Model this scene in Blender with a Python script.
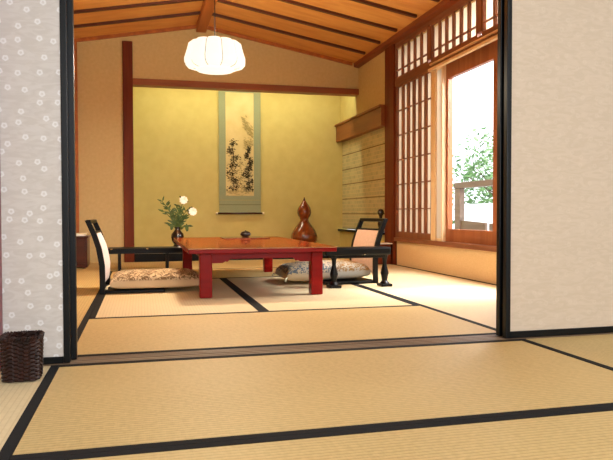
import bpy, bmesh, math, random
from mathutils import Vector, Matrix, Euler
random.seed(7)
S = bpy.context.scene
for o in list(bpy.data.objects): bpy.data.objects.remove(o)
COL = S.collection
PI = math.pi

# ------------------------------------------------------------------ camera
F_PX, YAW, PITCH, ROLL, CH = 646.71, 0.249712, 0.025904, -0.0022, 0.53415
cam = bpy.data.cameras.new('camera'); cam_o = bpy.data.objects.new('camera', cam); COL.objects.link(cam_o)
cam.sensor_width = 36; cam.lens = F_PX*36/613; cam.clip_start = .02; cam.clip_end = 300
_f = Vector((math.sin(YAW), math.cos(YAW), 0)); _r = Vector((math.cos(YAW), -math.sin(YAW), 0)); _u = Vector((0, 0, 1))
_f2 = _f*math.cos(PITCH)-_u*math.sin(PITCH); _u2 = _u*math.cos(PITCH)+_f*math.sin(PITCH)
_r3 = _r*math.cos(ROLL)+_u2*math.sin(ROLL); _u3 = _u2*math.cos(ROLL)-_r*math.sin(ROLL)
M = Matrix((( _r3.x, _u3.x, -_f2.x, 0), (_r3.y, _u3.y, -_f2.y, 0), (_r3.z, _u3.z, -_f2.z, CH), (0, 0, 0, 1)))
cam_o.matrix_world = M
S.camera = cam_o
# ------------------------------------------------------------------ world, light, exposure
S.view_settings.view_transform = 'Standard'; S.view_settings.look = 'None'
S.view_settings.gamma = 1; S.view_settings.use_curve_mapping = False
S.view_settings.exposure = 0.2
W = bpy.data.worlds.new('world'); S.world = W; W.use_nodes = True
bg = W.node_tree.nodes['Background']; bg.inputs[0].default_value = (.90, .95, 1, 1); bg.inputs[1].default_value = 2.2

def light(name, kind, loc, energy, color, rot=(0, 0, 0), **k):
    l = bpy.data.lights.new(name, kind); l.energy = energy; l.color = color
    for a, v in k.items(): setattr(l, a, v)
    o = bpy.data.objects.new(name, l); COL.objects.link(o); o.location = loc; o.rotation_euler = rot
    return o
def aim(o, tgt):
    o.rotation_euler = (Vector(tgt)-o.location).to_track_quat('-Z', 'Y').to_euler()
sun = light('sun', 'SUN', (6, 3, 8), 7.0, (1, .96, .9), angle=math.radians(28)); aim(sun, Vector((6, 3, 8))+Vector((-.56, .10, -.82)))
# added fill behind the camera, unseen, standing in for front-room daylight
fw = light('front_fill_light', 'AREA', (1.5, -2.35, 1.5), 112, (.96, .97, 1), shape='RECTANGLE', size=3.6, size_y=1.6); aim(fw, (.6, 2.4, .6))
fc = light('front_overhead_fill', 'AREA', (.7, .3, 2.3), 18, (.98, .97, 1), shape='DISK', size=.7)  # unseen overhead fill, added to brighten the front room
# the tube behind the lintel that lights the alcove
tl = light('alcove_tube_light', 'AREA', (1.15, 7.58, 2.25), 16, (1, .95, .66), shape='RECTANGLE', size=2.3, size_y=.08); aim(tl, (1.15, 7.95, .3))
# daylight entering by the back room's window
wl = light('window_daylight', 'AREA', (3.15, 3.9, 1.95), 120, (.97, .99, 1), shape='RECTANGLE', size=1.6, size_y=.8); aim(wl, (1.7, 4.3, 0))

# ------------------------------------------------------------------ materials
def s2l(c):
    c = c/255
    return c/12.92 if c <= .04045 else ((c+.055)/1.055)**2.4
def rgb(r, g, b): return (s2l(r), s2l(g), s2l(b), 1)
class NT:
    def __init__(s, name):
        s.m = bpy.data.materials.new(name); s.m.use_nodes = True; s.t = s.m.node_tree
        s.b = s.t.nodes['Principled BSDF']
    def n(s, t, **k):
        n = s.t.nodes.new(t)
        for a, v in k.items():
            if a in n.inputs: n.inputs[a].default_value = v
            else: setattr(n, a, v)
        return n
    def l(s, a, b): s.t.links.new(a, b)
    def coords(s, scale=(1, 1, 1), rot=(0, 0, 0), src='Object'):
        tc = s.n('ShaderNodeTexCoord'); mp = s.n('ShaderNodeMapping'); mp.inputs['Scale'].default_value = scale; mp.inputs['Rotation'].default_value = rot
        s.l(tc.outputs[src], mp.inputs[0]); return mp.outputs[0]
    def ramp(s, fac, stops):
        r = s.n('ShaderNodeValToRGB'); e = r.color_ramp.elements
        while len(e) < len(stops): e.new(.5)
        for el, (p, c) in zip(e, stops): el.position = p; el.color = c
        s.l(fac, r.inputs[0]); return r.outputs[0]
    def mix(s, fac, a, b, mode='MIX'):
        m = s.n('ShaderNodeMix', data_type='RGBA', blend_type=mode)
        for i, v in ((0, fac), (6, a), (7, b)):
            if isinstance(v, (int, float, tuple)): m.inputs[i].default_value = v
            else: s.l(v, m.inputs[i])
        return m.outputs[2]
    def bump(s, h, st=.3, d=.002):
        b = s.n('ShaderNodeBump'); b.inputs['Strength'].default_value = st; b.inputs['Distance'].default_value = d
        s.l(h, b.inputs['Height']); s.l(b.outputs[0], s.b.inputs['Normal'])
    def base(s, c, rough=.6, **k):
        if isinstance(c, tuple): s.b.inputs['Base Color'].default_value = c
        else: s.l(c, s.b.inputs['Base Color'])
        s.b.inputs['Roughness'].default_value = rough
        for a, v in k.items(): s.b.inputs[a.replace('_', ' ')].default_value = v
        return s.m
def noise_mat(name, c1, c2, scale=(8, 8, 8), rough=.7, detail=4, bump=0, bs=None, **k):
    N = NT(name); co = N.coords(scale); n = N.n('ShaderNodeTexNoise', Scale=1.0, Detail=detail); N.l(co, n.inputs['Vector'])
    c = N.ramp(n.outputs[0], [(.3, c1), (.7, c2)])
    if bump:
        n2 = N.n('ShaderNodeTexNoise', Scale=bs or 60, Detail=3); N.l(N.coords(), n2.inputs['Vector']); N.bump(n2.outputs[0], bump)
    return N.base(c, rough, **k)
def tatami_mat_mat(name, c1, c2, c3):
    N = NT(name); co = N.coords()
    sp = N.n('ShaderNodeSeparateXYZ'); N.l(co, sp.inputs[0])
    def stripe(sock, per):
        m = N.n('ShaderNodeMath', operation='MULTIPLY'); N.l(sock, m.inputs[0]); m.inputs[1].default_value = 2*PI/per
        c = N.n('ShaderNodeMath', operation='SINE'); N.l(m.outputs[0], c.inputs[0])
        a = N.n('ShaderNodeMath', operation='MULTIPLY_ADD'); N.l(c.outputs[0], a.inputs[0]); a.inputs[1].default_value = .5; a.inputs[2].default_value = .5
        return a.outputs[0]
    rows = stripe(sp.outputs[1], .0165)
    n1 = N.n('ShaderNodeTexNoise', Scale=1.0, Detail=3); N.l(N.coords((500, 9, 1)), n1.inputs['Vector'])
    n2 = N.n('ShaderNodeTexNoise', Scale=1.0, Detail=3); N.l(N.coords((60, 60, 1)), n2.inputs['Vector'])
    n3 = N.n('ShaderNodeTexNoise', Scale=1.7, Detail=2); N.l(N.coords(), n3.inputs['Vector'])
    c = N.ramp(rows, [(0, c1), (.22, c2), (1, c2)])
    c = N.mix(N.ramp(n1.outputs[0], [(.35, (0, 0, 0, 1)), (.7, (.42, .42, .42, 1))]), c, c3)
    c = N.mix(N.ramp(n2.outputs[0], [(.4, (0, 0, 0, 1)), (.65, (.35, .35, .35, 1))]), c, c1)
    c = N.mix(N.ramp(n3.outputs[0], [(.35, (0, 0, 0, 1)), (.7, (.3, .3, .3, 1))]), c, c3)
    N.bump(rows, .16, .001)
    return N.base(c, .55, Specular_IOR_Level=.35)
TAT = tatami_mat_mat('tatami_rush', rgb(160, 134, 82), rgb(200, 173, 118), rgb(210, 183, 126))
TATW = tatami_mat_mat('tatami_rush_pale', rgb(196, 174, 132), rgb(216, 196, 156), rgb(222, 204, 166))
HERI = noise_mat('cloth_border', rgb(11, 13, 16), rgb(24, 25, 28), (300, 300, 300), .85, Specular_IOR_Level=.2)
def wood(name, c1, c2, axis='X', rough=.5, ring=14, **k):
    N = NT(name); sc = {'X': (1.2, ring, ring), 'Y': (ring, 1.2, ring), 'Z': (ring, ring, 1.2)}[axis]
    co = N.coords(sc); n = N.n('ShaderNodeTexNoise', Scale=1.0, Detail=5, Distortion=.6); N.l(co, n.inputs['Vector'])
    n2 = N.n('ShaderNodeTexNoise', Scale=5.0, Detail=2); N.l(co, n2.inputs['Vector'])
    c = N.ramp(n.outputs[0], [(.3, c1), (.68, c2)])
    c = N.mix(N.ramp(n2.outputs[0], [(.45, (0, 0, 0, 1)), (.7, (.25, .25, .25, 1))]), c, c1)
    return N.base(c, rough, **k)
W_POST = wood('red_brown_wood', rgb(92, 36, 16), rgb(120, 54, 24), 'Z', Specular_IOR_Level=.15)
W_LINT = wood('lintel_wood', rgb(126, 62, 26), rgb(156, 84, 36), 'X')
W_Y = wood('frame_wood_depthwise', rgb(112, 62, 38), rgb(146, 88, 56), 'Y')
W_Z = wood('frame_wood_upright', rgb(112, 62, 38), rgb(146, 88, 56), 'Z')
W_PALE_LIT = wood('sunlit_pale_frame_wood', rgb(226, 192, 146), rgb(242, 214, 172), 'Z')  # paler frame wood, with the sunlit look put into its colour
W_CEIL = wood('ceiling_board_wood', rgb(204, 134, 62), rgb(226, 164, 88), 'X', .5, 10)
W_BAT = wood('dark_batten_wood', rgb(66, 24, 10), rgb(86, 34, 14), 'X')
W_RIDGE = wood('ridge_wood', rgb(150, 78, 26), rgb(184, 104, 40), 'Y')
W_TRACK = wood('track_wood', rgb(104, 82, 62), rgb(146, 120, 94), 'X', .35, 40)
W_GREY = wood('weathered_wood', rgb(112, 92, 78), rgb(140, 120, 104), 'Y')
W_BROWN = wood('dark_cabinet_wood', rgb(50, 18, 12), rgb(76, 28, 18), 'X', .3)
W_HEAD = wood('header_wood', rgb(122, 68, 26), rgb(148, 86, 36), 'Y', .5)
WALL = noise_mat('sand_plaster', rgb(200, 175, 122), rgb(208, 184, 132), (30, 30, 30), .9, bump=.15, bs=180)
WALLP = noise_mat('pale_wall_cloth', rgb(214, 180, 132), rgb(224, 192, 146), (40, 40, 160), .9)
TOKO = noise_mat('ochre_alcove_plaster', rgb(198, 184, 112), rgb(205, 192, 120), (9, 9, 9), .9, bump=.15, bs=150)
BLACK = NT('black_lacquer').base(rgb(3, 3, 4), .38, Specular_IOR_Level=.22)
FBLACK = NT('black_fusuma_lacquer').base(rgb(4, 7, 10), .35, Specular_IOR_Level=.25)
REDL = NT('dark_red_lacquer').base(rgb(120, 16, 34), .35)
TBL = noise_mat('red_table_lacquer', rgb(116, 10, 5), rgb(136, 16, 8), (3, 20, 20), .3, Specular_IOR_Level=.15)
def _top():
    N = NT('orange_table_top_lacquer'); N.t.nodes.remove(N.b)
    n = N.n('ShaderNodeTexNoise', Scale=1.0, Detail=3); N.l(N.coords((20, 3, 3)), n.inputs['Vector'])
    d = N.n('ShaderNodeBsdfDiffuse'); N.l(N.ramp(n.outputs[0], [(.3, rgb(120, 46, 24)), (.7, rgb(136, 58, 30))]), d.inputs[0])
    g = N.n('ShaderNodeBsdfGlossy'); g.inputs[0].default_value = (.84, .64, .44, 1); g.inputs['Roughness'].default_value = .09
    m = N.n('ShaderNodeMixShader'); m.inputs[0].default_value = .6; N.l(d.outputs[0], m.inputs[1]); N.l(g.outputs[0], m.inputs[2])
    N.l(m.outputs[0], N.t.nodes['Material Output'].inputs[0]); return N.m
TBLT = _top()
TRAYM = NT('brown_tray_lacquer').base(rgb(104, 44, 20), .2, Coat_Weight=.5)
WHITE = NT('white_paper').base(rgb(240, 236, 228), .7)
CREAM = NT('ivory').base(rgb(236, 228, 196), .4)
def paper_mat(name, col, tr=.75):
    N = NT(name); N.t.nodes.remove(N.b)
    d = N.n('ShaderNodeBsdfDiffuse'); d.inputs[0].default_value = col
    t = N.n('ShaderNodeBsdfTranslucent'); t.inputs[0].default_value = col
    m = N.n('ShaderNodeMixShader'); m.inputs[0].default_value = tr
    N.l(d.outputs[0], m.inputs[1]); N.l(t.outputs[0], m.inputs[2])
    N.l(m.outputs[0], N.t.nodes['Material Output'].inputs[0]); return N.m
SHOJI = paper_mat('shoji_paper', (.70, .62, .52, 1), .6)
def fusuma_mat(name, base1, base2, flower, f_amt, scale):
    N = NT(name); co = N.coords((1, 1, 1))
    sp = N.n('ShaderNodeSeparateXYZ'); N.l(co, sp.inputs[0]); cb = N.n('ShaderNodeCombineXYZ'); N.l(sp.outputs[0], cb.inputs[0]); N.l(sp.outputs[2], cb.inputs[1])
    v = N.n('ShaderNodeTexVoronoi', voronoi_dimensions='2D', Scale=scale, Randomness=.72); N.l(cb.outputs[0], v.inputs['Vector'])
    # direction around each flower centre gives five petals
    vs = N.n('ShaderNodeVectorMath', operation='SCALE'); N.l(cb.outputs[0], vs.inputs[0]); vs.inputs['Scale'].default_value = 1
    df = N.n('ShaderNodeVectorMath', operation='SUBTRACT'); N.l(cb.outputs[0], df.inputs[0]); N.l(v.outputs['Position'], df.inputs[1])
    s2 = N.n('ShaderNodeSeparateXYZ'); N.l(df.outputs[0], s2.inputs[0])
    at = N.n('ShaderNodeMath', operation='ARCTAN2'); N.l(s2.outputs[1], at.inputs[0]); N.l(s2.outputs[0], at.inputs[1])
    m5 = N.n('ShaderNodeMath', operation='MULTIPLY'); N.l(at.outputs[0], m5.inputs[0]); m5.inputs[1].default_value = 5
    sn = N.n('ShaderNodeMath', operation='SINE'); N.l(m5.outputs[0], sn.inputs[0])
    ad = N.n('ShaderNodeMath', operation='MULTIPLY_ADD'); N.l(sn.outputs[0], ad.inputs[0]); ad.inputs[1].default_value = .012; N.l(v.outputs['Distance'], ad.inputs[2])
    z = (0, 0, 0, 1)
    ring = N.ramp(ad.outputs[0], [(.0, (.2, .2, .2, 1)), (.05, (.25, .25, .25, 1)), (.10, (1, 1, 1, 1)), (.14, (1, 1, 1, 1)), (.20, z), (1, z)])
    n = N.n('ShaderNodeTexNoise', Scale=1.0, Detail=3, Distortion=1.5); N.l(N.coords((14, 1, 45)), n.inputs['Vector'])
    c = N.ramp(n.outputs[0], [(.4, base1), (.6, base2)])
    vs.inputs['Scale'].default_value = 1
    amt = N.n('ShaderNodeMath', operation='MULTIPLY'); N.l(ring, amt.inputs[0]); amt.inputs[1].default_value = f_amt
    c = N.mix(amt.outputs[0], c, flower)
    return N.base(c, .75)
FUSL = fusuma_mat('flower_fusuma_paper', rgb(194, 187, 180), rgb(202, 196, 190), rgb(230, 230, 230), .7, 17)
FUSR = fusuma_mat('plain_fusuma_paper', rgb(192, 175, 153), rgb(198, 181, 160), rgb(212, 198, 180), .22, 17)

# ------------------------------------------------------------------ mesh helpers
class MB:
    def __init__(s): s.bm = bmesh.new()
    def box(s, x0, x1, y0, y1, z0, z1, bev=0):
        r = bmesh.ops.create_cube(s.bm, size=1)['verts']
        for v in r:
            v.co = Vector((x0 if v.co.x < 0 else x1, y0 if v.co.y < 0 else y1, z0 if v.co.z < 0 else z1))
        if bev:
            es = list({e for v in r for e in v.link_edges})
            bmesh.ops.bevel(s.bm, geom=es, offset=bev, segments=2, affect='EDGES', profile=.5)
        return s
    def poly(s, pts):
        s.bm.faces.new([s.bm.verts.new(p) for p in pts]); return s
    def prism(s, pts, d):
        """extrude the outline pts along vector d"""
        a = [s.bm.verts.new(p) for p in pts]; b = [s.bm.verts.new(Vector(p)+Vector(d)) for p in pts]
        s.bm.faces.new(a); s.bm.faces.new(b[::-1]); n = len(a)
        for i in range(n): s.bm.faces.new([a[i], b[i], b[(i+1) % n], a[(i+1) % n]])
        return s
    def tube(s, pts, r, seg=8, cap=True):
        pts = [Vector(p) for p in pts]; rs = r if isinstance(r, (list, tuple)) else [r]*len(pts); rings = []
        for i, p in enumerate(pts):
            t = (pts[min(i+1, len(pts)-1)]-pts[max(i-1, 0)]).normalized()
            a = t.orthogonal().normalized() if not rings else (pa-t*pa.dot(t)).normalized()
            pa = a; b = t.cross(a)
            rings.append([s.bm.verts.new(p+(a*math.cos(2*PI*k/seg)+b*math.sin(2*PI*k/seg))*rs[i]) for k in range(seg)])
        for i in range(len(rings)-1):
            for k in range(seg):
                s.bm.faces.new([rings[i][k], rings[i][(k+1) % seg], rings[i+1][(k+1) % seg], rings[i+1][k]])
        if cap: s.bm.faces.new(rings[0][::-1]); s.bm.faces.new(rings[-1])
        return s
    def lathe(s, prof, c=(0, 0, 0), seg=28, rfn=None):
        c = Vector(c); rings = []
        for r, z in prof:
            rings.append([s.bm.verts.new(c+Vector((r*(rfn(2*PI*k/seg, z) if rfn else 1)*math.cos(2*PI*k/seg), r*(rfn(2*PI*k/seg, z) if rfn else 1)*math.sin(2*PI*k/seg), z))) for k in range(seg)])
        for i in range(len(rings)-1):
            for k in range(seg):
                s.bm.faces.new([rings[i][k], rings[i][(k+1) % seg], rings[i+1][(k+1) % seg], rings[i+1][k]])
        if prof[0][0] > 1e-4: s.bm.faces.new(rings[0][::-1])
        if prof[-1][0] > 1e-4: s.bm.faces.new(rings[-1])
        return s
    def build(s, name, mat, parent=None, smooth=False, loc=None, kind=None):
        bmesh.ops.remove_doubles(s.bm, verts=s.bm.verts, dist=1e-6)
        bmesh.ops.recalc_face_normals(s.bm, faces=s.bm.faces)
        off = Vector((0, 0, 0))
        p = parent
        while p: off += p.location; p = p.parent
        me = bpy.data.meshes.new(name); o = bpy.data.objects.new(name, me); COL.objects.link(o)
        if parent: o.parent = parent
        if loc: o.location = Vector(loc)-off; off = Vector(loc)
        bmesh.ops.translate(s.bm, verts=s.bm.verts, vec=-off)
        s.bm.to_mesh(me); s.bm.free()
        for m in (mat if isinstance(mat, (list, tuple)) else [mat]): me.materials.append(m)
        if smooth:
            for f in me.polygons: f.use_smooth = True
        if kind: o['kind'] = kind
        return o
def box(name, b, mat, parent=None, bev=0, kind=None, label=None):
    o = MB().box(*b, bev).build(name, mat, parent, kind=kind)
    if label: o['label'] = label
    return o
def struct(name, b, mat, bev=0): return box(name, b, mat, None, bev, 'structure')
def empty(name, loc, label=None, cat=None, group=None, kind=None):
    o = bpy.data.objects.new(name, None); COL.objects.link(o); o.location = loc; o.empty_display_size = .05
    if label: o['label'] = label
    if cat: o['category'] = cat
    if group: o['group'] = group
    if kind: o['kind'] = kind
    return o
def tag(o, label, cat, group=None):
    o['label'] = label; o['category'] = cat
    if group: o['group'] = group
    return o

# ------------------------------------------------------------------ key dimensions
XL0, XW, XLW = -.283, 2.535, -1.20          # joint left of the front mat, right wall, left wall
YS, YB, YC, YD, YE, YG, YT = 2.413, 2.538, 3.464, 5.316, 6.25, 7.40, 8.15
BXL, BXM, BXR = -.263, .643, 1.55
RX, RZ = .667, 2.655                        # ridge
def ceil_z(x): return RZ-abs(x-RX)*.183

# ------------------------------------------------------------------ structure
struct('floor', (-3, 4.2, -2.6, 8.3, -.20, -.056), W_BROWN)
T = .1
# right wall of the back room: low wall, pillar, window bay
struct('wall_right', (XW+.02, XW+.10, YB+.1, 6.24, -.05, .245), WALLP)
box('wall_right_upper', (XW+.02, XW+.10, YB+.1, 6.24, 2.20, 2.45), WALL, kind='structure').name = 'wall_right_top'
struct('wall_right_rear', (XW, XW+.1, 6.50, YG+.1, 1.69, 2.5), WALL)
struct('wall_alcove_right', (XW, XW+.1, YG+.1, YT+.1, 1.69, 2.5), TOKO)
struct('wall_right_base', (XW, XW+.1, 6.50, YT+.1, -.05, .30), TOKO)
struct('trim_1', (XW-.015, XW+.09, 6.25, 6.50, -.05, 2.40), W_POST, .004)      # wall pillar
struct('trim_2', (XW-.012, XW+.10, YB+.1, 6.25, .245, .285), W_Y, .003)         # window sill
struct('trim_3', (XW-.003, XW+.10, YB+.1, 6.25, 1.83, 1.895), W_Y, .003)      # window header
struct('trim_4', (XW+.0, XW+.10, YB+.1, 6.25, 2.235, 2.30), W_Y, .003)
struct('wall_far', (XLW-.1, XW+.1, YT, YT+.1, -.05, 2.7), TOKO)
# gable wall above the lintel and at the left of the alcove pillar
g = MB()
g.prism([(XLW-.1, YG, 2.02), (XW, YG, 2.02), (XW, YG, ceil_z(XW)+.05), (RX, YG, RZ+.05), (XLW-.1, YG, ceil_z(XLW-.1)+.05)], (0, .10, 0))
g.build('wall_back', WALL, kind='structure')
struct('wall_back_left', (XLW-.1, -.185, YG, YG+.10, -.05, 2.02), WALL)
struct('trim_5', (-.187, -.080, YG-.03, YG+.11, -.05, 2.42), W_POST, .006)      # alcove pillar
struct('trim_6', (-.080, XW-.001, YG-.02, YG+.12, 1.950, 2.02), W_LINT, .004)   # lintel of the alcove
struct('trim_7', (-.66-.12, -.655, YG-.03, YG+.0, -.05, 2.38), W_RIDGE)     # slim post by the left
struct('trim_8', (-.080, XW, YG-.01, YG+.09, -.05, .088), BLACK, .004)          # lacquered front sill of the alcove
struct('floor_alcove', (-.185, XW, YG+.09, YT, -.05, .084), wood('alcove_floor', rgb(170, 110, 50), rgb(196, 134, 66), 'X', .35))
struct('wall_alcove_left', (-.285, -.185, YG+.10, YT, -.05, 2.5), TOKO)
# header box, patterned screens and black shelf in the right wall behind the pillar
hd = MB(); hd.box(XW-.055, XW+.1, 6.50, 8.145, 1.465, 1.665); hd.box(XW-.075, XW+.1, 6.50, 8.148, 1.665, 1.69, .003)
hd.build('trim_9', W_HEAD, kind='structure')
def screen_mat():
    N = NT('patterned_screen_paper'); co = N.coords()
    sp = N.n('ShaderNodeSeparateXYZ'); N.l(co, sp.inputs[0]); cb = N.n('ShaderNodeCombineXYZ'); N.l(sp.outputs[1], cb.inputs[0]); N.l(sp.outputs[2], cb.inputs[1])
    b = N.n('ShaderNodeTexBrick', offset=.5); N.l(cb.outputs[0], b.inputs['Vector'])
    for k, v in (('Scale', 1), ('Brick Width', .085), ('Row Height', .045), ('Mortar Size', .006), ('Mortar Smooth', .6)): b.inputs[k].default_value = v
    b.inputs['Color1'].default_value = rgb(196, 188, 140); b.inputs['Color2'].default_value = rgb(174, 170, 128); b.inputs['Mortar'].default_value = rgb(206, 190, 140)
    m = N.n('ShaderNodeMath', operation='MULTIPLY'); N.l(sp.outputs[2], m.inputs[0]); m.inputs[1].default_value = 1/.19
    fr = N.n('ShaderNodeMath', operation='FRACT'); N.l(m.outputs[0], fr.inputs[0])
    ln = N.ramp(fr.outputs[0], [(0, (1, 1, 1, 1)), (.05, (1, 1, 1, 1)), (.08, (0, 0, 0, 1)), (1, (0, 0, 0, 1))])
    return N.base(N.mix(ln, b.outputs[0], rgb(120, 100, 64)), .85)
SCR = screen_mat()
for i, (a, b) in enumerate(((6.50, 7.33), (7.33, 8.148))):
    d = empty('door_%d' % (5+i), (XW+.03, (a+b)/2, .33), kind='structure')
    box('screen_panel', (XW+.02+.012*i, XW+.04+.012*i, a, b, .33, 1.465), SCR, d)
s = box('wall_shelf', (XW-.035, XW+.02, 6.50, 8.14, .301, .328), BLACK, bev=.003)
tag(s, 'long thin black lacquered shelf under the patterned wall screens', 'shelf')

# shoji, transoms
def lattice(name, y0, y1, z0, z1, nv, hz, parent, x=XW, fr=.03, mat=W_Z, bot=None):
    m = MB()
    m.box(x, x+.035, y0, y0+fr, z0, z1); m.box(x, x+.035, y1-fr, y1, z0, z1)
    m.box(x, x+.035, y0+fr, y1-fr, z1-fr, z1); m.box(x, x+.035, y0+fr, y1-fr, z0, z0+(bot or fr))
    m.build('frame', mat, parent)
    m = MB(); a, b = y0+fr, y1-fr
    for i in range(1, nv+1):
        c = a+(b-a)*i/(nv+1); w_ = .019 if bot else .014; m.box(x+.004, x+.028, c-w_, c+w_, z0+(bot or fr), z1-fr)
    for h in hz: m.box(x+.000, x+.018, a, b, h-.006, h+.006)
    m.build('lattice', mat, parent)
    box('paper', (x+.026, x+.028, a, b, z0+(bot or fr), z1-fr), SHOJI, parent)
w1 = empty('window_1', (XW+.02, 5.8, .285), kind='structure')
lattice('shoji', 5.385, 6.25, .286, 1.845, 5, [.575+.25*i for i in range(5)], w1, x=XW+.008, fr=.03, bot=.06)
for n, (a, b, k) in enumerate(((5.46, 6.25, 4), (4.57, 5.40, 5), (2.7, 4.50, 11))):
    w = empty('window_%d' % (2+n), (XW+.02, (a+b)/2, 1.925), kind='structure')
    lattice('transom', a, b, 1.895, 2.235, k, [1.985], w, fr=.022)
    if n < 2:
        pass
struct('trim_10', (XW-.005, XW+.08, 5.40, 5.46, 1.925, 2.215), W_Z)
struct('trim_11', (XW-.005, XW+.08, 4.50, 4.57, 1.925, 2.215), W_Z)
struct('trim_12', (XW-.004, XW+.016, 5.30, 5.384, .286, 1.83), W_PALE_LIT, .003)
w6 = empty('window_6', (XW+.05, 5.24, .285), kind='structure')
lattice('shoji', 5.20, 5.383, .286, 1.83, 0, [], w6, x=XW+.018, fr=.02, mat=W_PALE_LIT)     # pale strip beside the post, frame painted as sunlit
# header grooves
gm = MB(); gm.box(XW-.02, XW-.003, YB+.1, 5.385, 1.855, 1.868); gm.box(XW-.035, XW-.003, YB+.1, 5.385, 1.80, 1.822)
gm.build('trim_13', W_PALE_LIT, kind='structure')
# glass door in the window bay
d4 = empty('door_4', (XW+.07, 4.7, .285), kind='structure')
m = MB(); m.box(XW+.055, XW+.10, 5.165, 5.26, .286, 1.845); m.box(XW+.055, XW+.09, 4.25, 4.42, .286, 1.845)
m.box(XW+.055, XW+.09, 4.42, 5.165, .286, .395); m.box(XW+.055, XW+.09, 4.42, 5.165, 1.70, 1.845); m.build('door_frame', wood('door_frame_wood', rgb(136, 74, 42), rgb(170, 104, 62), 'Z'), d4)
G = NT('window_glass'); G.base((1, 1, 1, 1), .0, Transmission_Weight=1.0, IOR=1.0)
box('glass_pane', (XW+.070, XW+.073, 4.42, 5.165, .395, 1.70), G.m, d4)
struct('trim_14', (XW+.0, XW+.09, 2.6, 4.20, .285, .30), W_Z)
# second panel of paper screen hidden along the wall
w5 = empty('window_5', (XW+.02, 3.2, .285), kind='structure')
lattice('shoji', 2.66, 3.55, .301, 1.845, 5, [.575+.25*i for i in range(5)], w5, x=XW+.008, bot=.06)

# ceiling of the back room
c = MB()
for sx in (0, 1):
    x0, x1 = ((XLW-.1, RX) if sx == 0 else (RX, XW+.1))
    c.prism([(x0, YB-.02, ceil_z(x0)), (x1, YB-.02, ceil_z(x1)), (x1, YB-.02, ceil_z(x1)+.04), (x0, YB-.02, ceil_z(x0)+.04)], (0, YG-YB+.02, 0))
ce = c.build('ceiling', W_CEIL, kind='structure')
for i in range(10):
    y = 6.89-.465*i
    for x0, x1 in ((XLW, RX-.05), (RX+.05, XW-.10)):
        MB().prism([(x0, y-.020, ceil_z(x0)-.024), (x1, y-.020, ceil_z(x1)-.024), (x1, y-.020, ceil_z(x1)), (x0, y-.020, ceil_z(x0))], (0, .040, 0)).build('batten', W_BAT, ce)
MB().box(RX-.055, RX+.055, YB, YG, RZ-.085, RZ-.005, .005).build('trim_15', W_RIDGE, kind='structure')   # ridge beam
m = MB(); m.prism([(XW-.06, YB, ceil_z(XW-.06)), (XW, YB, ceil_z(XW)), (XW, YB, ceil_z(XW)-.045), (XW-.06, YB, ceil_z(XW)-.035)], (0, YG-YB, 0))
m.build('trim_16', wood('cornice_wood', rgb(118, 54, 22), rgb(146, 72, 32), 'Y'), kind='structure')
for nm, x0, x1 in (('trim_17', XLW, RX-.055), ('trim_18', RX+.055, XW-.085)):
    MB().prism([(x0, YG-.03, ceil_z(x0)-.035), (x1, YG-.03, ceil_z(x1)-.035), (x1, YG-.03, ceil_z(x1)), (x0, YG-.03, ceil_z(x0))], (0, .03, 0)).build(nm, W_RIDGE, kind='structure')
struct('ceiling_alcove', (-.3, XW+.1, YG+.1, YT+.1, 2.5, 2.55), W_CEIL)
struct('wall_left', (XLW-.1, XLW, YB-.02, YG, -.05, 2.5), WALL)
# outer roof over the back room keeps the sky out
# partition between the rooms
struct('trim_19', (-2.9, 4.0, YS+.012, YB-.012, 1.80, 1.86), FBLACK)
struct('wall_partition', (-2.9, 4.0, YS+.03, YB-.02, 1.86, 2.75), WALL)
tr = MB(); tr.box(-2.9, 4.0, YS+.004, YB-.004, -.05, -.004)
for yy in (YS+.008, YS+.034, YS+.060, YS+.086, YS+.108): tr.box(-2.9, 4.0, yy-.003, yy+.005, -.004, .002)
tr.build('trim_20', W_TRACK, kind='structure')
# front room shell
struct('wall_front_left', (-2.9, -2.8, -2.5, YS, -.05, 2.5), noise_mat('front_wall_plaster', rgb(206, 204, 196), rgb(212, 210, 202)))
struct('wall_front_right', (3.9, 4.0, -2.5, YS, -.05, 2.5), noise_mat('front_wall_plaster', rgb(206, 204, 196), rgb(212, 210, 202)))
struct('ceiling_front', (-2.9, 4.0, -2.5, YS+.03, 2.45, 2.5), NT('front_plaster').base(rgb(222, 220, 212), .9))
m = MB(); m.box(-2.9, 4.0, -2.6, -2.5, -.05, .4); m.box(-2.9, 4.0, -2.6, -2.5, 2.2, 2.5); m.box(-2.9, -.6, -2.6, -2.5, .4, 2.2); m.box(3.5, 4.0, -2.6, -2.5, .4, 2.2)
m.build('wall_front_window', WALLP, kind='structure')
# return wall (end of right partition closes the back room's right side)
struct('wall_right_return', (XW, XW+.1, YB-.02, YB+.1, -.05, 2.5), WALL)

# fusuma doors
def fusuma(n, x0, x1, y0, mat, fr=.022, side=.022, s0=None, s1=None):
    s0 = s0 or side; s1 = s1 or side
    d = empty('door_%d' % n, ((x0+x1)/2, y0+.012, .004), kind='structure')
    m = MB(); z0, z1 = .004, 1.80
    m.box(x0, x0+s0, y0, y0+.028, z0, z1, .003); m.box(x1-s1, x1, y0, y0+.028, z0, z1, .003)
    m.box(x0+s0, x1-s1, y0, y0+.028, z0, z0+fr, .002); m.box(x0+s0, x1-s1, y0, y0+.028, z1-fr, z1, .002)
    m.build('frame', FBLACK, d)
    box('paper_panel', (x0+s0, x1-s1, y0+.006, y0+.022, z0+fr, z1-fr), mat, d)
fusuma(1, -1.17, -.250, YS+.010, FUSL, .024, .022)
fusuma(2, -1.14, -.232, YS+.060, FUSL, s1=.06)
fusuma(3, 1.485, 2.40, YS+.010, FUSR, .028, .022)
fusuma(7, 1.483, 2.39, YS+.060, FUSR, s0=.06)
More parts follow.
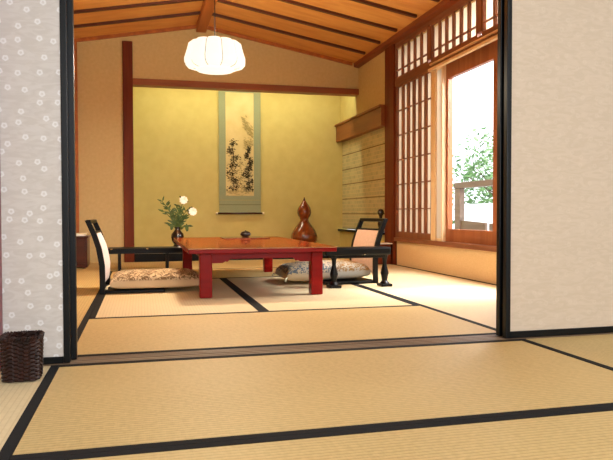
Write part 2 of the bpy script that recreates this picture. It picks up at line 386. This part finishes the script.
struct('trim_21', (-.53, -.4685, YS-.06, YS+.006, .0, 1.80), REDL)

# ------------------------------------------------------------------ tatami mats
def tatami(x0, x1, y0, y1, label, borders='both', mat=TAT, along='X', bw=.028, group=None):
    g = .0012; cx, cy = (x0+x1)/2, (y0+y1)/2
    lx, ly = (x1-x0)/2-g, (y1-y0)/2-g
    L, Wd = (lx, ly) if along == 'X' else (ly, lx)
    o = MB().box(-L, L, -Wd, Wd, -.055, 0).build('tatami_mat', mat)
    o.location = (cx, cy, 0)
    if along == 'Y': o.rotation_euler = (0, 0, PI/2)
    tag(o, label, 'tatami mat', group)
    for sg in (-1, 1):
        if borders == 'both' or borders == sg:
            a, b = sorted((sg*(Wd+.0004), sg*(Wd-bw)))
            m = MB().box(-L, L, a, b, -.052, .0016).build('cloth_border', HERI); m.parent = o; m['label'] = 'black cloth border'
    return o
A = YS-.91
tatami(XL0, XL0+1.82, A, YS, 'wide tatami mat in front of the sliding door track, between the two diagonal borders')
tatami(XL0-.91, XL0, YS-1.82, YS, 'tatami mat under the woven basket at the bottom left', along='Y', mat=TATW)
tatami(XL0+1.82, XL0+2.73, YS-1.82, YS, 'tatami mat at the right edge, below the plain right sliding door', along='Y')
tatami(XL0, XL0+1.82, A-.91, A, 'nearest tatami mat along the bottom edge of the view')
tatami(BXL, BXR, YB, YC, 'tatami mat just behind the door track, lying crosswise before the table')
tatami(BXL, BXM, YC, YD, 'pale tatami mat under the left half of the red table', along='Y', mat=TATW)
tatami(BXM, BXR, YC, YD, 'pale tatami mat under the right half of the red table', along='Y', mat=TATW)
tatami(XLW, BXL, YB, 4.39, 'orange-lit tatami mat left of the left floor chair', along='Y')
tatami(XLW, BXL, 4.39, YE, 'tatami mat before the dark cabinet at the left', along='Y')
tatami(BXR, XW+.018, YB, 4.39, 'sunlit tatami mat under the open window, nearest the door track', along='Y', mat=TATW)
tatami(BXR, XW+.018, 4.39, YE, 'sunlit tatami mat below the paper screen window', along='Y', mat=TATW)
tatami(BXL, BXR, YD, YE, 'tatami mat lying crosswise behind the table')
for i, (a, b, l) in enumerate(((XLW, BXL, 'tatami mat at the left rear, before the tan wall'), (BXL, BXM, 'tatami mat against the black alcove sill, left of centre'),
                              (BXM, BXR, 'tatami mat against the black alcove sill, below the scroll'), (BXR, XW-.016, 'tatami mat in the far right corner before the alcove'))):
    tatami(a, b, YE, YG-.035, l, along='Y', borders=0)

# ------------------------------------------------------------------ table
t = empty('low_table', (.74, 4.95, 0), 'long low red lacquered table in the middle of the back room', 'table')
x0, x1, y0, y1 = .275, 1.225, 4.0, 5.90
MB().box(x0, x1, y0, y1, .312, .319, .002).build('tabletop', TBLT, t)
MB().box(x0+.002, x1-.002, y0+.002, y1-.002, .286, .312, .003).build('tabletop_edge', TBL, t)['label'] = 'dark red moulding below the tabletop'
lx0, lx1, ly0, ly1 = x0+.075, x1-.075, y0+.075, y1-.075
for x in (lx0, lx1-.078):
    for y in (ly0, ly1-.078):
        MB().box(x, x+.078, y, y+.078, .0018, .285, .006).build('leg', TBL, t)
def apron(ax, a, b, c):
    """scalloped apron board between two legs"""
    zt, zl, zb = .284, .246, .220; L = b-a
    P = [(0, zt), (0, zb), (.07, zb), (.085, zb+.010), (.10, zb+.006), (.115, zl), (L-.115, zl), (L-.10, zb+.006), (L-.085, zb+.010), (L-.07, zb), (L, zb), (L, zt)]
    m = MB()
    if ax == 'X': m.prism([(a+u, c, z) for u, z in P], (0, .02, 0))
    else: m.prism([(c, a+u, z) for u, z in P], (.02, 0, 0))
    m.build('apron', TBL, t)
apron('X', lx0+.078, lx1-.078, ly0+.02); apron('X', lx0+.078, lx1-.078, ly1-.045)
apron('Y', ly0+.078, ly1-.078, lx0+.02); apron('Y', ly0+.078, ly1-.078, lx1-.045)

# tray and incense burner at the table's far end
o = MB().box(.68, 1.06, 5.42, 5.80, .3195, .325, .002).build('serving_board', TRAYM); tag(o, 'thin brown square board at the far end of the red table', 'tray')
BURN = NT('dark_bronze').base(rgb(26, 12, 10), .35)
b = empty('incense_burner', (.895, 5.70, .3252), 'small dark round burner with lid on the board on the table', 'incense burner')
MB().lathe([(.022, 0), (.03, .004), (.044, .014), (.048, .026), (.042, .036), (.036, .038)], (.895, 5.70, .3255)).build('bowl', BURN, b, True)
ld = MB().lathe([(.040, .0), (.036, .005), (.018, .011), (0, .013)], (.895, 5.70, .3637)).build('lid', BURN, b, True)
MB().lathe([(.006, .010), (.007, .018), (0, .021)], (.895, 5.70, .3637), 12).build('knob', BURN, ld, True)

# ------------------------------------------------------------------ floor chairs
def cush_mat(name, c1, c2, c3, sc, grad=None):
    N = NT(name)
    n = N.n('ShaderNodeTexNoise', Scale=sc, Detail=4, Distortion=2.2); N.l(N.coords(), n.inputs['Vector'])
    n2 = N.n('ShaderNodeTexNoise', Scale=3.2, Detail=1); N.l(N.coords(), n2.inputs['Vector'])
    gm = N.n('ShaderNodeNewGeometry'); sp = N.n('ShaderNodeSeparateXYZ'); N.l(gm.outputs['Normal'], sp.inputs[0])
    k = N.ramp(n.outputs[0], [(.47, (0, 0, 0, 1)), (.51, (1, 1, 1, 1))])
    e = N.n('ShaderNodeTexCoord'); s3 = N.n('ShaderNodeSeparateXYZ'); N.l(e.outputs['Object'], s3.inputs[0])
    top = N.ramp(s3.outputs[2], [(.058, (0, 0, 0, 1)), (.070, (1, 1, 1, 1))])
    mk = N.mix(1.0, k, top, 'MULTIPLY')
    base = N.mix(N.ramp(n2.outputs[0], [(.4, (0, 0, 0, 1)), (.6, (1, 1, 1, 1))]), c1, c2)
    n4 = N.n('ShaderNodeTexNoise', Scale=220.0, Detail=2); N.l(N.coords(), n4.inputs['Vector']); N.bump(n4.outputs[0], .3)
    fig = c3
    if grad:   # the brocade turns from blue-grey to golden brown across the cushion
        gx_ = N.ramp(s3.outputs[0], [(0, (0, 0, 0, 1)), (.12, (1, 1, 1, 1))]); fig = N.mix(gx_, c3, grad)
    return N.base(N.mix(mk, base, fig), .8)
def cushion(name, c, w, d, h, mat, label, z0=.0, rot=0, tilt=0):
    """square floor cushion with four pulled corners; w along x, d along y"""
    n = 22; bm = bmesh.new(); vt = {}
    for side in (1, -1):
        for i in range(n+1):
            for j in range(n+1):
                u, v = math.sin((i/n-.5)*PI), math.sin((j/n-.5)*PI)
                edge = max(abs(u), abs(v))
                if side == -1 and edge > .999: vt[(side, i, j)] = vt[(1, i, j)]; continue
                f = (1-abs(u)**4)*(1-abs(v)**4); f = max(f, 0)**.26
                px = u*w/2*(1-.045*(1-v*v)*abs(u)**3+.0); py = v*d/2*(1-.045*(1-u*u)*abs(v)**3)
                wr = .004*math.sin(9*u+4*v)*math.sin(7*v-3*u)*f
                z = h*.30+(h*.62*f if side == 1 else -h*.30*f)+(wr if side == 1 else 0)
                vt[(side, i, j)] = bm.verts.new((px, py, z))
    for side in (1, -1):
        for i in range(n):
            for j in range(n):
                bm.faces.new([vt[(side, i, j)], vt[(side, i+1, j)], vt[(side, i+1, j+1)], vt[(side, i, j+1)]])
    m = MB(); m.bm.free(); m.bm = bm
    r = empty(name, c, label, 'cushion')
    cv = m.build('cover', mat, None, True); cv.parent = r; tn = 0
    for u in (-1, 1):
        for v in (-1, 1):
            s_ = MB().tube([(u*w/2*.985, v*d/2*.985, h*.30), (u*(w/2+.012), v*(d/2+.012), h*.25), (u*(w/2+.018), v*(d/2+.016), h*.12)], [.004, .006, .009], 6).build('tassel', CREAM, None); s_.parent = cv
    r.rotation_euler = (0, tilt, rot); r.location.z += z0
    return r
def zaisu(label, backmat):
    """legless chair, local frame: faces +x, near side at -y"""
    r = empty('floor_chair', (0, 0, 0), label, 'chair', 'legless chairs around the low table')
    P = [(-.002, .010), (.0, .08), (-.003, .19), (-.022, .30), (-.050, .39), (-.092, .488)]
    wd = .21
    def X(z):
        for (xa, za), (xb, zb) in zip(P, P[1:]):
            if z <= zb: return xa+(xb-xa)*(z-za)/(zb-za)
        return P[-1][0]
    for sy in (-1, 1):
        m = MB(); prev = None; zs = [.0+.488*i/16 for i in range(17)]; rings = []
        for z in zs:
            x = X(max(z, .011)); tw = .017+.004*math.sin(z*6)
            y = sy*(wd-.01*z/.488)
            rings.append([m.bm.verts.new((x-.020, y-.011, z)), m.bm.verts.new((x+tw-.004, y-.011, z)), m.bm.verts.new((x+tw-.004, y+.011, z)), m.bm.verts.new((x-.020, y+.011, z))])
        for a, b in zip(rings, rings[1:]):
            for k in range(4): m.bm.faces.new([a[k], a[(k+1) % 4], b[(k+1) % 4], b[k]])
        m.bm.faces.new(rings[0][::-1]); m.bm.faces.new(rings[-1]); m.build('side_stile', BLACK, r)
    m = MB(); m.box(X(.478)-.018, X(.478)+.014, -wd, wd, .466, .492, .006); m.box(X(.40)-.018, X(.40)+.010, -wd, wd, .398, .412, .003); m.build('top_rail', BLACK, r)
    m = MB(); n = 14; f = []; b_ = []
    for i in range(n+1):
        z = .07+(.40-.07)*i/n; x = X(z)
        f.append([m.bm.verts.new((x+.008+.022*math.sin(PI*min(1, max(0, i/n)))**.5*(1-(2*j/6-1)**4), (wd-.012)*(2*j/6-1), z)) for j in range(7)])
        b_.append([m.bm.verts.new((x-.012, (wd-.012)*(2*j/6-1), z)) for j in range(7)])
    for g_ in (f, b_):
        for i in range(n):
            for j in range(6): m.bm.faces.new([g_[i][j], g_[i][j+1], g_[i+1][j+1], g_[i+1][j]])
    m.build('backrest', backmat, r, True)
    MB().box(-.02, .40, -wd+.0, wd-.0, .0, .020, .006).build('seat_board', BLACK, r)
    return r
BACKW = noise_mat('pale_backrest_cloth', rgb(214, 200, 196), rgb(226, 212, 206), (60, 60, 60), .8)
ch = zaisu('black framed legless chair with white backrest at the left of the red table', BACKW)
ch.location = (-.245, 4.69, 0.0018); ch.rotation_euler = (0, 0, -.03)
kids = list(ch.children)
def copy_tree(r, label, loc, rz, mats={}):
    c = r.copy(); COL.objects.link(c); c['label'] = label; c.location = loc; c.rotation_euler = (0, 0, rz)
    for k in r.children:
        d = k.copy(); COL.objects.link(d); d.parent = c; d.matrix_parent_inverse = k.matrix_parent_inverse.copy()
        if k.name.split('.')[0] in mats:
            d.data = k.data.copy(); d.data.materials[0] = mats[k.name.split('.')[0]]
    return c
BACKP = noise_mat('pinkish_backrest_cloth', rgb(196, 162, 140), rgb(206, 172, 150), (60, 60, 60), .8)
ch2 = copy_tree(ch, 'black framed legless chair with pinkish backrest at the right, behind the armrest', (1.690, 4.83, 0.0018), PI+.12, {'backrest': BACKP})
CUL = cush_mat('beige_flower_brocade', rgb(206, 182, 146), rgb(196, 170, 132), rgb(112, 84, 50), 26)
CUR = cush_mat('blue_grey_brocade', rgb(200, 174, 128), rgb(164, 160, 148), rgb(76, 88, 98), 30, rgb(140, 104, 54))
cushion('floor_cushion', (.10, 4.69, .0238), .62, .50, .120, CUL, 'beige floor cushion with brown flower pattern on the left floor chair')
cushion('floor_cushion', (1.37, 4.88, .024), .66, .44, .145, CUR, 'blue-grey brocade floor cushion on the right floor chair', tilt=-.03)

# ------------------------------------------------------------------ armrests
ar = empty('armrest', (1.52, 4.42, 0), 'black lacquered armrest on two turned feet, in front of the right floor chair', 'armrest', 'black armrests')
MB().box(1.255, 1.75, 4.375, 4.50, .232, .290, .012).build('top_rail', BLACK, ar)
MB().box(1.30, 1.72, 4.42, 4.46, .210, .234, .004).build('stretcher', BLACK, ar)
for x in (1.335, 1.722):
    m = MB(); pr = [(.030, .0), (.034, .012), (.020, .030), (.024, .060), (.030, .085), (.022, .12), (.014, .15), (.016, .18), (.026, .215), (.030, .245)]
    m.lathe(pr, (x, 4.44, .012), 16); m.box(x-.042, x+.042, 4.385, 4.495, 0, .020, .005); m.build('leg', BLACK, ar, False)
ar2 = empty('armrest', (.05, 6.3, 0), 'thin black lacquered long stand behind the left chair, below the flower vase', 'stand')
ar2.name = 'low_stand'
MB().box(-.345, .44, 6.22, 6.48, .196, .212, .003).build('top_board', BLACK, ar2)
MB().box(-.30, .42, 6.24, 6.26, .160, .196, .002).build('apron', BLACK, ar2)
for x in (-.205, .235):
    MB().box(x-.012, x+.012, 6.24, 6.264, 0, .160, .003).build('leg', BLACK, ar2)
    MB().box(x-.012, x+.012, 6.43, 6.454, 0, .196, .003).build('leg', BLACK, ar2)
br = NT('bright_metal').base(rgb(230, 226, 214), .15, Metallic=1.0)
for x in (-.27, .05): MB().lathe([(0, -.003), (.012, -.002), (.012, .006), (0, .009)], (x, 6.218, .203)).build('stud', br, ar2, True)
o = MB().box(.335, .50, 6.225, 6.40, .2125, .2175, .001).build('small_mat', WHITE); tag(o, 'small white mat on the black stand under the vase', 'mat')

# flower vase
vx, vy = .335, 6.34
v = empty('flower_vase', (vx, vy, .218), 'dark brown bottle vase holding leafy sprays and two pale flowers', 'vase')
VD = NT('dark_vase_glaze').base(rgb(24, 8, 8), .2, Coat_Weight=.4)
MB().lathe([(.040, 0), (.042, .008), (.032, .018), (.052, .050), (.062, .090), (.057, .120), (.034, .148), (.023, .165), (.025, .182), (.031, .188), (.026, .186), (.018, .165), (0, .155)], (vx, vy, .218)).build('vase_body', VD, v, True)
LEAF = noise_mat('leaf_green', rgb(44, 66, 26), rgb(84, 104, 40), (30, 30, 30), .5)
stem_m = MB(); leaf_m = MB()
random.seed(3)
def leaf(m, p, d, L, w):
    d = Vector(d).normalized(); sd = d.cross(Vector((random.uniform(-.4, .4), -1, random.uniform(-.3, .3)))).normalized(); up = sd.cross(d)
    pts = [p, p+d*L*.35+sd*w*.5, p+d*L*.7+sd*w*.35-up*.004, p+d*L, p+d*L*.7-sd*w*.35-up*.004, p+d*L*.35-sd*w*.5]
    vs = [m.bm.verts.new(q) for q in pts]; m.bm.faces.new(vs[:4]); m.bm.faces.new([vs[0], vs[3], vs[4], vs[5]])
tips = [(-.14, .0, .43), (-.10, .02, .39), (-.12, -.02, .33), (-.06, .0, .35), (.06, .0, .45), (.14, -.01, .33), (.10, .02, .36), (.02, .03, .38), (-.10, .0, .23), (.10, .0, .20), (.0, -.03, .33), (.05, -.02, .28), (-.05, .03, .29)]
for tx, ty, tz in tips:
    a = Vector((vx, vy, .218+.13)); e = Vector((vx+tx, vy+ty, .218+tz)); mid = (a+e)/2+Vector((-tx*.25, 0, .03))
    pts = [a*(1-s_)**2+mid*2*s_*(1-s_)+e*s_*s_ for s_ in [i/7 for i in range(8)]]
    stem_m.tube(pts, .0038, 5)
    for i in range(2, 8):
        for sg in (-1, 1):
            if random.random() < .3: continue
            dr = (pts[i]-pts[i-1]).normalized()+Vector((sg*random.uniform(.7, 1.2), random.uniform(-.5, .5), random.uniform(-.5, .25)))
            leaf(leaf_m, pts[i], dr, random.uniform(.045, .075), random.uniform(.014, .024))
for k in range(5):
    leaf(leaf_m, Vector((vx-.045+.0*k, vy, .218+.23)), (-.3+.05*k, .1, -1), .075, .028)
    leaf(leaf_m, Vector((vx+.085, vy, .218+.22)), (.05*k, .1, -1), .08, .03)
st = stem_m.build('stems', LEAF, v); leaf_m.build('foliage', LEAF, v)
PETAL = NT('pale_pink_petal').base(rgb(250, 236, 222), .6)
for fx, fz in ((.058, .445), (.145, .335)):
    m = MB(); c0 = Vector((vx+fx, vy-.02, .218+fz))
    for ring_, (n_, L, tilt_) in enumerate(((9, .042, .25), (8, .033, .7), (6, .022, 1.2))):
        for k in range(n_):
            a = 2*PI*k/n_+ring_*.4; out = Vector((math.cos(a), -tilt_, math.sin(a))).normalized(); sd = Vector((-math.sin(a), 0, math.cos(a)))
            m.poly([c0, c0+out*L*.5+sd*L*.32, c0+out*L*.9+sd*L*.22, c0+out*L, c0+out*L*.9-sd*L*.22, c0+out*L*.5-sd*L*.32])
    m.lathe([(.0, -.006), (.006, 0), (0, .006)], c0+Vector((0, -.004, 0)), 8)
    m.build('flower', PETAL, v)['label'] = 'pale pink white blossom'

# ------------------------------------------------------------------ gourd in the alcove
gx, gy = 1.962, 7.80
gd = empty('gourd', (gx, gy, .084), 'large polished brown bottle gourd standing on the alcove floor', 'gourd')
GM = noise_mat('polished_gourd', rgb(88, 32, 12), rgb(138, 62, 22), (14, 14, 5), .12, Coat_Weight=.8)
def gr(a, z): return 1+.012*math.sin(3*a)+.008*math.sin(5*a+1)
gp = [(0, .035), (.06, .036), (.10, .048), (.14, .075), (.163, .115), (.168, .155), (.158, .20), (.135, .245), (.105, .29), (.075, .325), (.058, .35), (.052, .372), (.060, .395), (.078, .42), (.088, .455), (.086, .49), (.072, .525), (.052, .555), (.034, .58), (.022, .60), (.014, .612)]
MB().lathe(gp, (gx, gy, .084), 40, gr).build('gourd_body', GM, gd, True); gbody = bpy.data.objects['gourd_body']
MB().lathe([(.012, 0), (.014, .012), (.008, .022), (.009, .034), (0, .04)], (gx, gy, .694), 10).build('stopper', W_BROWN, gbody, True)
MB().lathe([(.12, 0), (.13, .015), (.12, .035), (.085, .045), (.085, .04), (.10, .02), (.10, 0)], (gx, gy, .084), 32).build('ring_base', W_BROWN, gd, True)

# ------------------------------------------------------------------ hanging scroll
sc = empty('hanging_scroll', (1.205, 8.13, .526), 'tall hanging ink scroll with pine trees on the yellow alcove wall', 'scroll')
MOUNT = noise_mat('blue_green_silk_mount', rgb(142, 150, 116), rgb(150, 157, 122), (90, 90, 90), .8)
PAPER = noise_mat('scroll_paper', rgb(208, 188, 128), rgb(220, 202, 146), (6, 6, 6), .85)
ys = 8.132
MB().box(.945, 1.475, ys, ys+.006, .545, 2.20, .0).build('mounting', MOUNT, sc)
box('mounting_band', (.946, 1.474, ys-.001, ys, .64, .648), NT('band').base(rgb(110, 110, 70), .8), sc)
box('mounting_strip', (.946, 1.474, ys-.001, ys, .70, .704), NT('strip').base(rgb(180, 160, 90), .8), sc)
MB().tube([(.925, ys-.004, .535), (1.495, ys-.004, .535)], .011, 12).build('roller_rod', W_BROWN, sc, True)
for x in (.915, 1.505): MB().tube([(x-.012, ys-.004, .535), (x+.012, ys-.004, .535)], .016, 12).build('roller_knob', CREAM, sc, True)
MB().tube([(.945, ys, 2.2), (1.475, ys, 2.2)], .009, 10).build('top_rod', W_BROWN, sc, True)
MB().tube([(1.1, ys, 2.2), (1.205, ys, 2.30), (1.31, ys, 2.2)], .002, 6).build('cord', W_BROWN, sc)
# inked pines, brushed as small flat strokes
random.seed(11)
INK = NT('ink').base(rgb(52, 46, 22), .9); INKL = NT('pale_ink').base(rgb(164, 150, 96), .9)
pm = MB(); pm.box(1.03, 1.385, ys-.002, ys, .755, 2.05)
yk = ys-.0028; k = 0
def dab(mi, x, z, L, w, a):
    global k
    k += 1; y = yk-.000004*k
    x = min(max(x, 1.045), 1.37); dx, dz = math.cos(a)*L/2, math.sin(a)*L/2; px, pz = -math.sin(a)*w/2, math.cos(a)*w/2
    xs = [min(max(q, 1.031), 1.384) for q in (x-dx, x+px, x+dx, x-px)]
    pm.poly([(xs[0], y, z-dz), (xs[1], y, z+pz), (xs[2], y, z+dz), (xs[3], y, z-pz)]); pm.bm.faces.ensure_lookup_table(); pm.bm.faces[-1].material_index = mi
for tx, tb, tt, dens, mi, hw_ in ((1.22, .80, 1.15, 120, 2, .10), (1.12, .80, 1.42, 480, 1, .085), (1.32, .80, 1.34, 560, 1, .062)):
    for i in range(12): dab(mi, tx+.012*math.sin(i), tb+(tt-tb)*(i+.5)/12, (tt-tb)/10, .014, PI/2+random.uniform(-.15, .15))
    for i in range(dens):
        lv = int(random.uniform(0, 7)); z = tb+.05+(tt-tb)*lv/6.6; wd = hw_-.007*lv
        dab(mi, tx+.03*math.sin(lv*2.1)+random.gauss(0, wd*.55), z+random.gauss(0, .024), random.uniform(.014, .034), random.uniform(.006, .012), random.uniform(-.6, .6))
for i in range(130):
    u = random.random(); dab(2, 1.375-.13*u+random.gauss(0, .012), 1.52+.20*u-.02*u*u+random.gauss(0, .035), random.uniform(.02, .06), .010, -.7+random.uniform(-.4, .4))
for i in range(60): dab(2, random.uniform(1.26, 1.38), random.gauss(1.42, .03), .035, .008, random.uniform(-.3, .3))
for i in range(40): dab(2, random.uniform(1.05, 1.36), random.gauss(.80, .012), .04, .008, random.uniform(-.2, .2))
pm.build('painting', [PAPER, INK, INKL], sc)

# small dark figure on the wall shelf
o = MB().lathe([(.036, 0), (.04, .01), (.03, .02), (.024, .05), (.034, .09), (.030, .12), (.016, .15), (.020, .175), (.034, .20), (.036, .22), (.024, .245), (0, .25)], (XW-.02, 6.60, .3285), 16).build('bottle_ornament', VD, smooth=True)
o.location.x -= .0
tag(o, 'small dark ornament on the black wall shelf next to the pillar', 'ornament')
# small cabinet with papers near the pillar
o = empty('side_box', (2.39, 6.36, 0), 'small brown wooden box below the pillar, paper on top', 'box')
MB().box(2.28, 2.50, 6.27, 6.46, .006, .205, .004).build('box_body', W_POST, o); MB().box(2.27, 2.51, 6.26, 6.47, .205, .212, .002).build('lid', W_POST, o)
o = MB().box(2.37, 2.512, 6.255, 6.42, .2125, .222, .001).build('paper_stack', WHITE); tag(o, 'white papers lying on the small wooden box', 'paper')

# cabinet at left with cloth on top
cb = empty('low_cabinet', (-.66, 6.75, 0), 'dark red-brown low cabinet beside the left door edge', 'cabinet')
MB().box(-.95, -.515, 6.62, 6.95, .012, .30, .006).build('cabinet_body', W_BROWN, cb); MB().box(-.96, -.505, 6.61, 6.96, .30, .315, .003).build('cabinet_top', W_BROWN, cb)
MB().box(-.93, -.535, 6.612, 6.62, .05, .27, .003).build('door', W_BROWN, cb)
for x in (-.93, -.545):
    for y in (6.64, 6.92): MB().box(x-.012, x+.012, y-.012, y+.012, 0, .012).build('foot', W_BROWN, cb)
o = MB().box(-.90, -.54, 6.63, 6.86, .3155, .334, .004).build('folded_cloth', WHITE); tag(o, 'white folded cloth on top of the dark low cabinet', 'cloth')
o = MB().box(-.86, -.52, 6.65, 6.84, .3345, .343, .002).build('booklet', CREAM); tag(o, 'thin pale booklet on the folded cloth', 'booklet')

# ------------------------------------------------------------------ pendant lamp
LX, LY = .545, 4.90
lp = empty('pendant_lamp', (LX, LY, 1.60), 'glowing white scalloped paper pendant lamp hanging from the ridge ceiling', 'lamp')
NL = 10
def lobes(a, z): return 1-.13*(1-abs(math.sin(NL*(a+.157079)/2)))**1.6
LMP = NT('lit_lamp_shade'); LMP.base(rgb(140, 132, 116), .8); LMP.b.inputs['Emission Color'].default_value = (1, .95, .80, 1); LMP.b.inputs['Emission Strength'].default_value = .95
sp_ = [(.050, .238), (.110, .236), (.170, .228), (.200, .205), (.210, .165), (.222, .125), (.232, .095), (.230, .065), (.210, .042), (.175, .030), (.145, .026)]
MB().lathe([(r, z) for r, z in sp_], (LX, LY, 1.59), 120, lobes).build('lamp_shade', LMP.m, lp, True); shade = bpy.data.objects['lamp_shade']
MB().lathe([(.143, .027), (.135, .012), (.0, .006)], (LX, LY, 1.59), 40).build('bottom_diffuser', LMP.m, lp, True)
m = MB()
for k in range(NL):
    a = 2*PI*k/NL-.157079
    pts = [Vector((LX+(r*lobes(a, z)+.0015)*math.cos(a), LY+(r*lobes(a, z)+.0015)*math.sin(a), 1.59+z)) for r, z in sp_]
    m.tube(pts, .0022, 5)
m.build('shade_ribs', W_BROWN, shade)
MB().lathe([(.0, 0), (.035, 0), (.035, .012), (.020, .016), (.020, .034), (0, .036)], (LX, LY, 1.828), 20).build('cap', BLACK, lp)
MB().tube([(LX, LY, 1.862), (LX, LY, ceil_z(LX)-.006)], .0035, 6).build('cord', BLACK, lp)
light('pendant_bulb_down', 'AREA', (LX, LY, 1.592), 34, (1, .86, .64), shape='DISK', size=.24)
light('pendant_bulb_up', 'AREA', (LX, LY, 1.845), 46, (1, .86, .62), rot=(PI, 0, 0), shape='DISK', size=.2)

# ------------------------------------------------------------------ basket
bx, by, hw, hh = -.378, 2.248, .060, .146
bk = empty('woven_basket', (bx, by, 0), 'dark brown woven bamboo waste basket against the left sliding door', 'basket')
def sq(a, p=5.0): return 1/((abs(math.cos(a))**p+abs(math.sin(a))**p)**(1/p))
BKM = noise_mat('dark_bamboo', rgb(20, 10, 7), rgb(54, 24, 14), (70, 70, 20), .5, Specular_IOR_Level=.3)
m = MB(); seg = 72; R0 = []
nz = 22
for s_, (o_) in enumerate((0, 1)):
    rings = []
    for i in range(nz+1):
        z = .004+(hh-.008)*i/nz; tp = .94+.06*i/nz
        ring = []
        for k in range(seg):
            a = 2*PI*k/seg
            wv = .0022*(1 if ((k//3)+(i//1)) % 2 == 0 else -1)
            r = hw*tp*sq(a)+wv-(.006 if s_ else 0)
            ring.append(m.bm.verts.new((bx+r*math.cos(a), by+r*math.sin(a), z)))
        rings.append(ring)
    for i in range(nz):
        for k in range(seg): m.bm.faces.new([rings[i][k], rings[i][(k+1) % seg], rings[i+1][(k+1) % seg], rings[i+1][k]])
    m.bm.faces.new(rings[0]) 
    R0.append(rings)
for k in range(seg): m.bm.faces.new([R0[0][-1][k], R0[0][-1][(k+1) % seg], R0[1][-1][(k+1) % seg], R0[1][-1][k]])
m.build('woven_body', BKM, bk)
m = MB()
for j in range(2):
    pts = []
    for k in range(97):
        a = 2*PI*k/96; ph = 22*a+j*PI
        r = hw*sq(a)-.002+.0035*math.cos(ph); pts.append((bx+r*math.cos(a), by+r*math.sin(a), hh-.008+.006*math.sin(ph)))
    m.tube(pts, .0038, 5)
m.build('braided_rim', BKM, bk)

# ------------------------------------------------------------------ outside the window
struct('ground', (2.7, 40, -12, 45, -.6, -.5), NT('pale_gravel').base(rgb(225, 225, 222), .9))
struct('balcony_floor', (XW+.11, 3.55, -1, 9, -.1, .10), W_GREY)
struct('garden_wall', (9.5, 9.8, 2, 40, -.5, .80), NT('white_plaster').base(rgb(236, 236, 238), .9))
rl = empty('balcony_railing', (3.42, 6, .10), 'weathered wooden balcony railing with lower board outside the open window', 'railing')
MB().box(3.38, 3.46, 3.2, 6.60, .806, .868, .005).build('top_rail', W_GREY, rl)
MB().box(3.39, 3.45, 6.48, 6.60, .10, .806, .004).build('post', W_GREY, rl)
MB().box(3.39, 3.45, 3.2, 3.28, .10, .806, .004).build('post', W_GREY, rl)
MB().prism([(3.405, 6.48, .12), (3.405, 5.95, .12), (3.405, 5.95, .431), (3.405, 6.48, .452)], (.025, 0, 0)).build('lower_board', W_GREY, rl)
MB().prism([(3.405, 5.88, .12), (3.405, 3.28, .12), (3.405, 3.28, .33), (3.405, 5.88, .428)], (.025, 0, 0)).build('lower_board', W_GREY, rl)
MB().box(3.403, 3.433, 3.28, 6.48, .10, .12).build('bottom_rail', W_GREY, rl)
LEAFO = noise_mat('garden_leaf', rgb(62, 98, 50), rgb(112, 150, 88), (3, 3, 3), .6)
BARK = noise_mat('bark', rgb(90, 74, 60), rgb(120, 100, 84), (9, 9, 3), .9)
def tree(x, y, h, r, zc, n, label, seed):
    random.seed(seed)
    t = empty('garden_tree', (x, y, -.5), label, 'tree', 'trees beyond the garden wall')
    m = MB(); m.tube([(x, y, -.5), (x+.05, y, zc*.5), (x, y+.1, zc)], [.09, .07, .04], 8)
    for k in range(7):
        a = k*.9; m.tube([(x, y, zc-.5+.1*k), (x+.7*r*math.cos(a), y+.7*r*math.sin(a), zc+.1+.12*k)], [.03, .012], 5)
    m.build('trunk', BARK, t)
    m = MB()
    for i in range(n):
        while True:
            p = Vector([random.uniform(-1, 1) for _ in range(3)])
            if p.length < 1 and random.random() < .35+.65*p.length: break
        bl = 1+.22*math.sin(5*math.atan2(p.y, p.x)+3*p.z)
        q = Vector((x+p.x*r*bl, y+p.y*r*bl, zc+p.z*(h-zc)*bl)); d = Vector([random.uniform(-1, 1) for _ in range(3)]).normalized(); s1 = d.orthogonal().normalized(); L = random.uniform(.06, .13)
        m.poly([q-d*L, q+s1*L*.45, q+d*L, q-s1*L*.45])
    m.build('foliage', LEAFO, t)
tree(10.8, 18.3, 3.1, 1.5, 1.35, 2600, 'bushy green tree beyond the railing, at the left of the window opening', 5)
tree(11.6, 14.8, 2.6, 1.4, 1.2, 2400, 'bushy green tree beyond the railing, at the right of the window opening', 6)
tree(15.0, 22.8, 3.6, 1.6, 1.6, 2200, 'taller thin green tree farther behind the garden wall', 8)
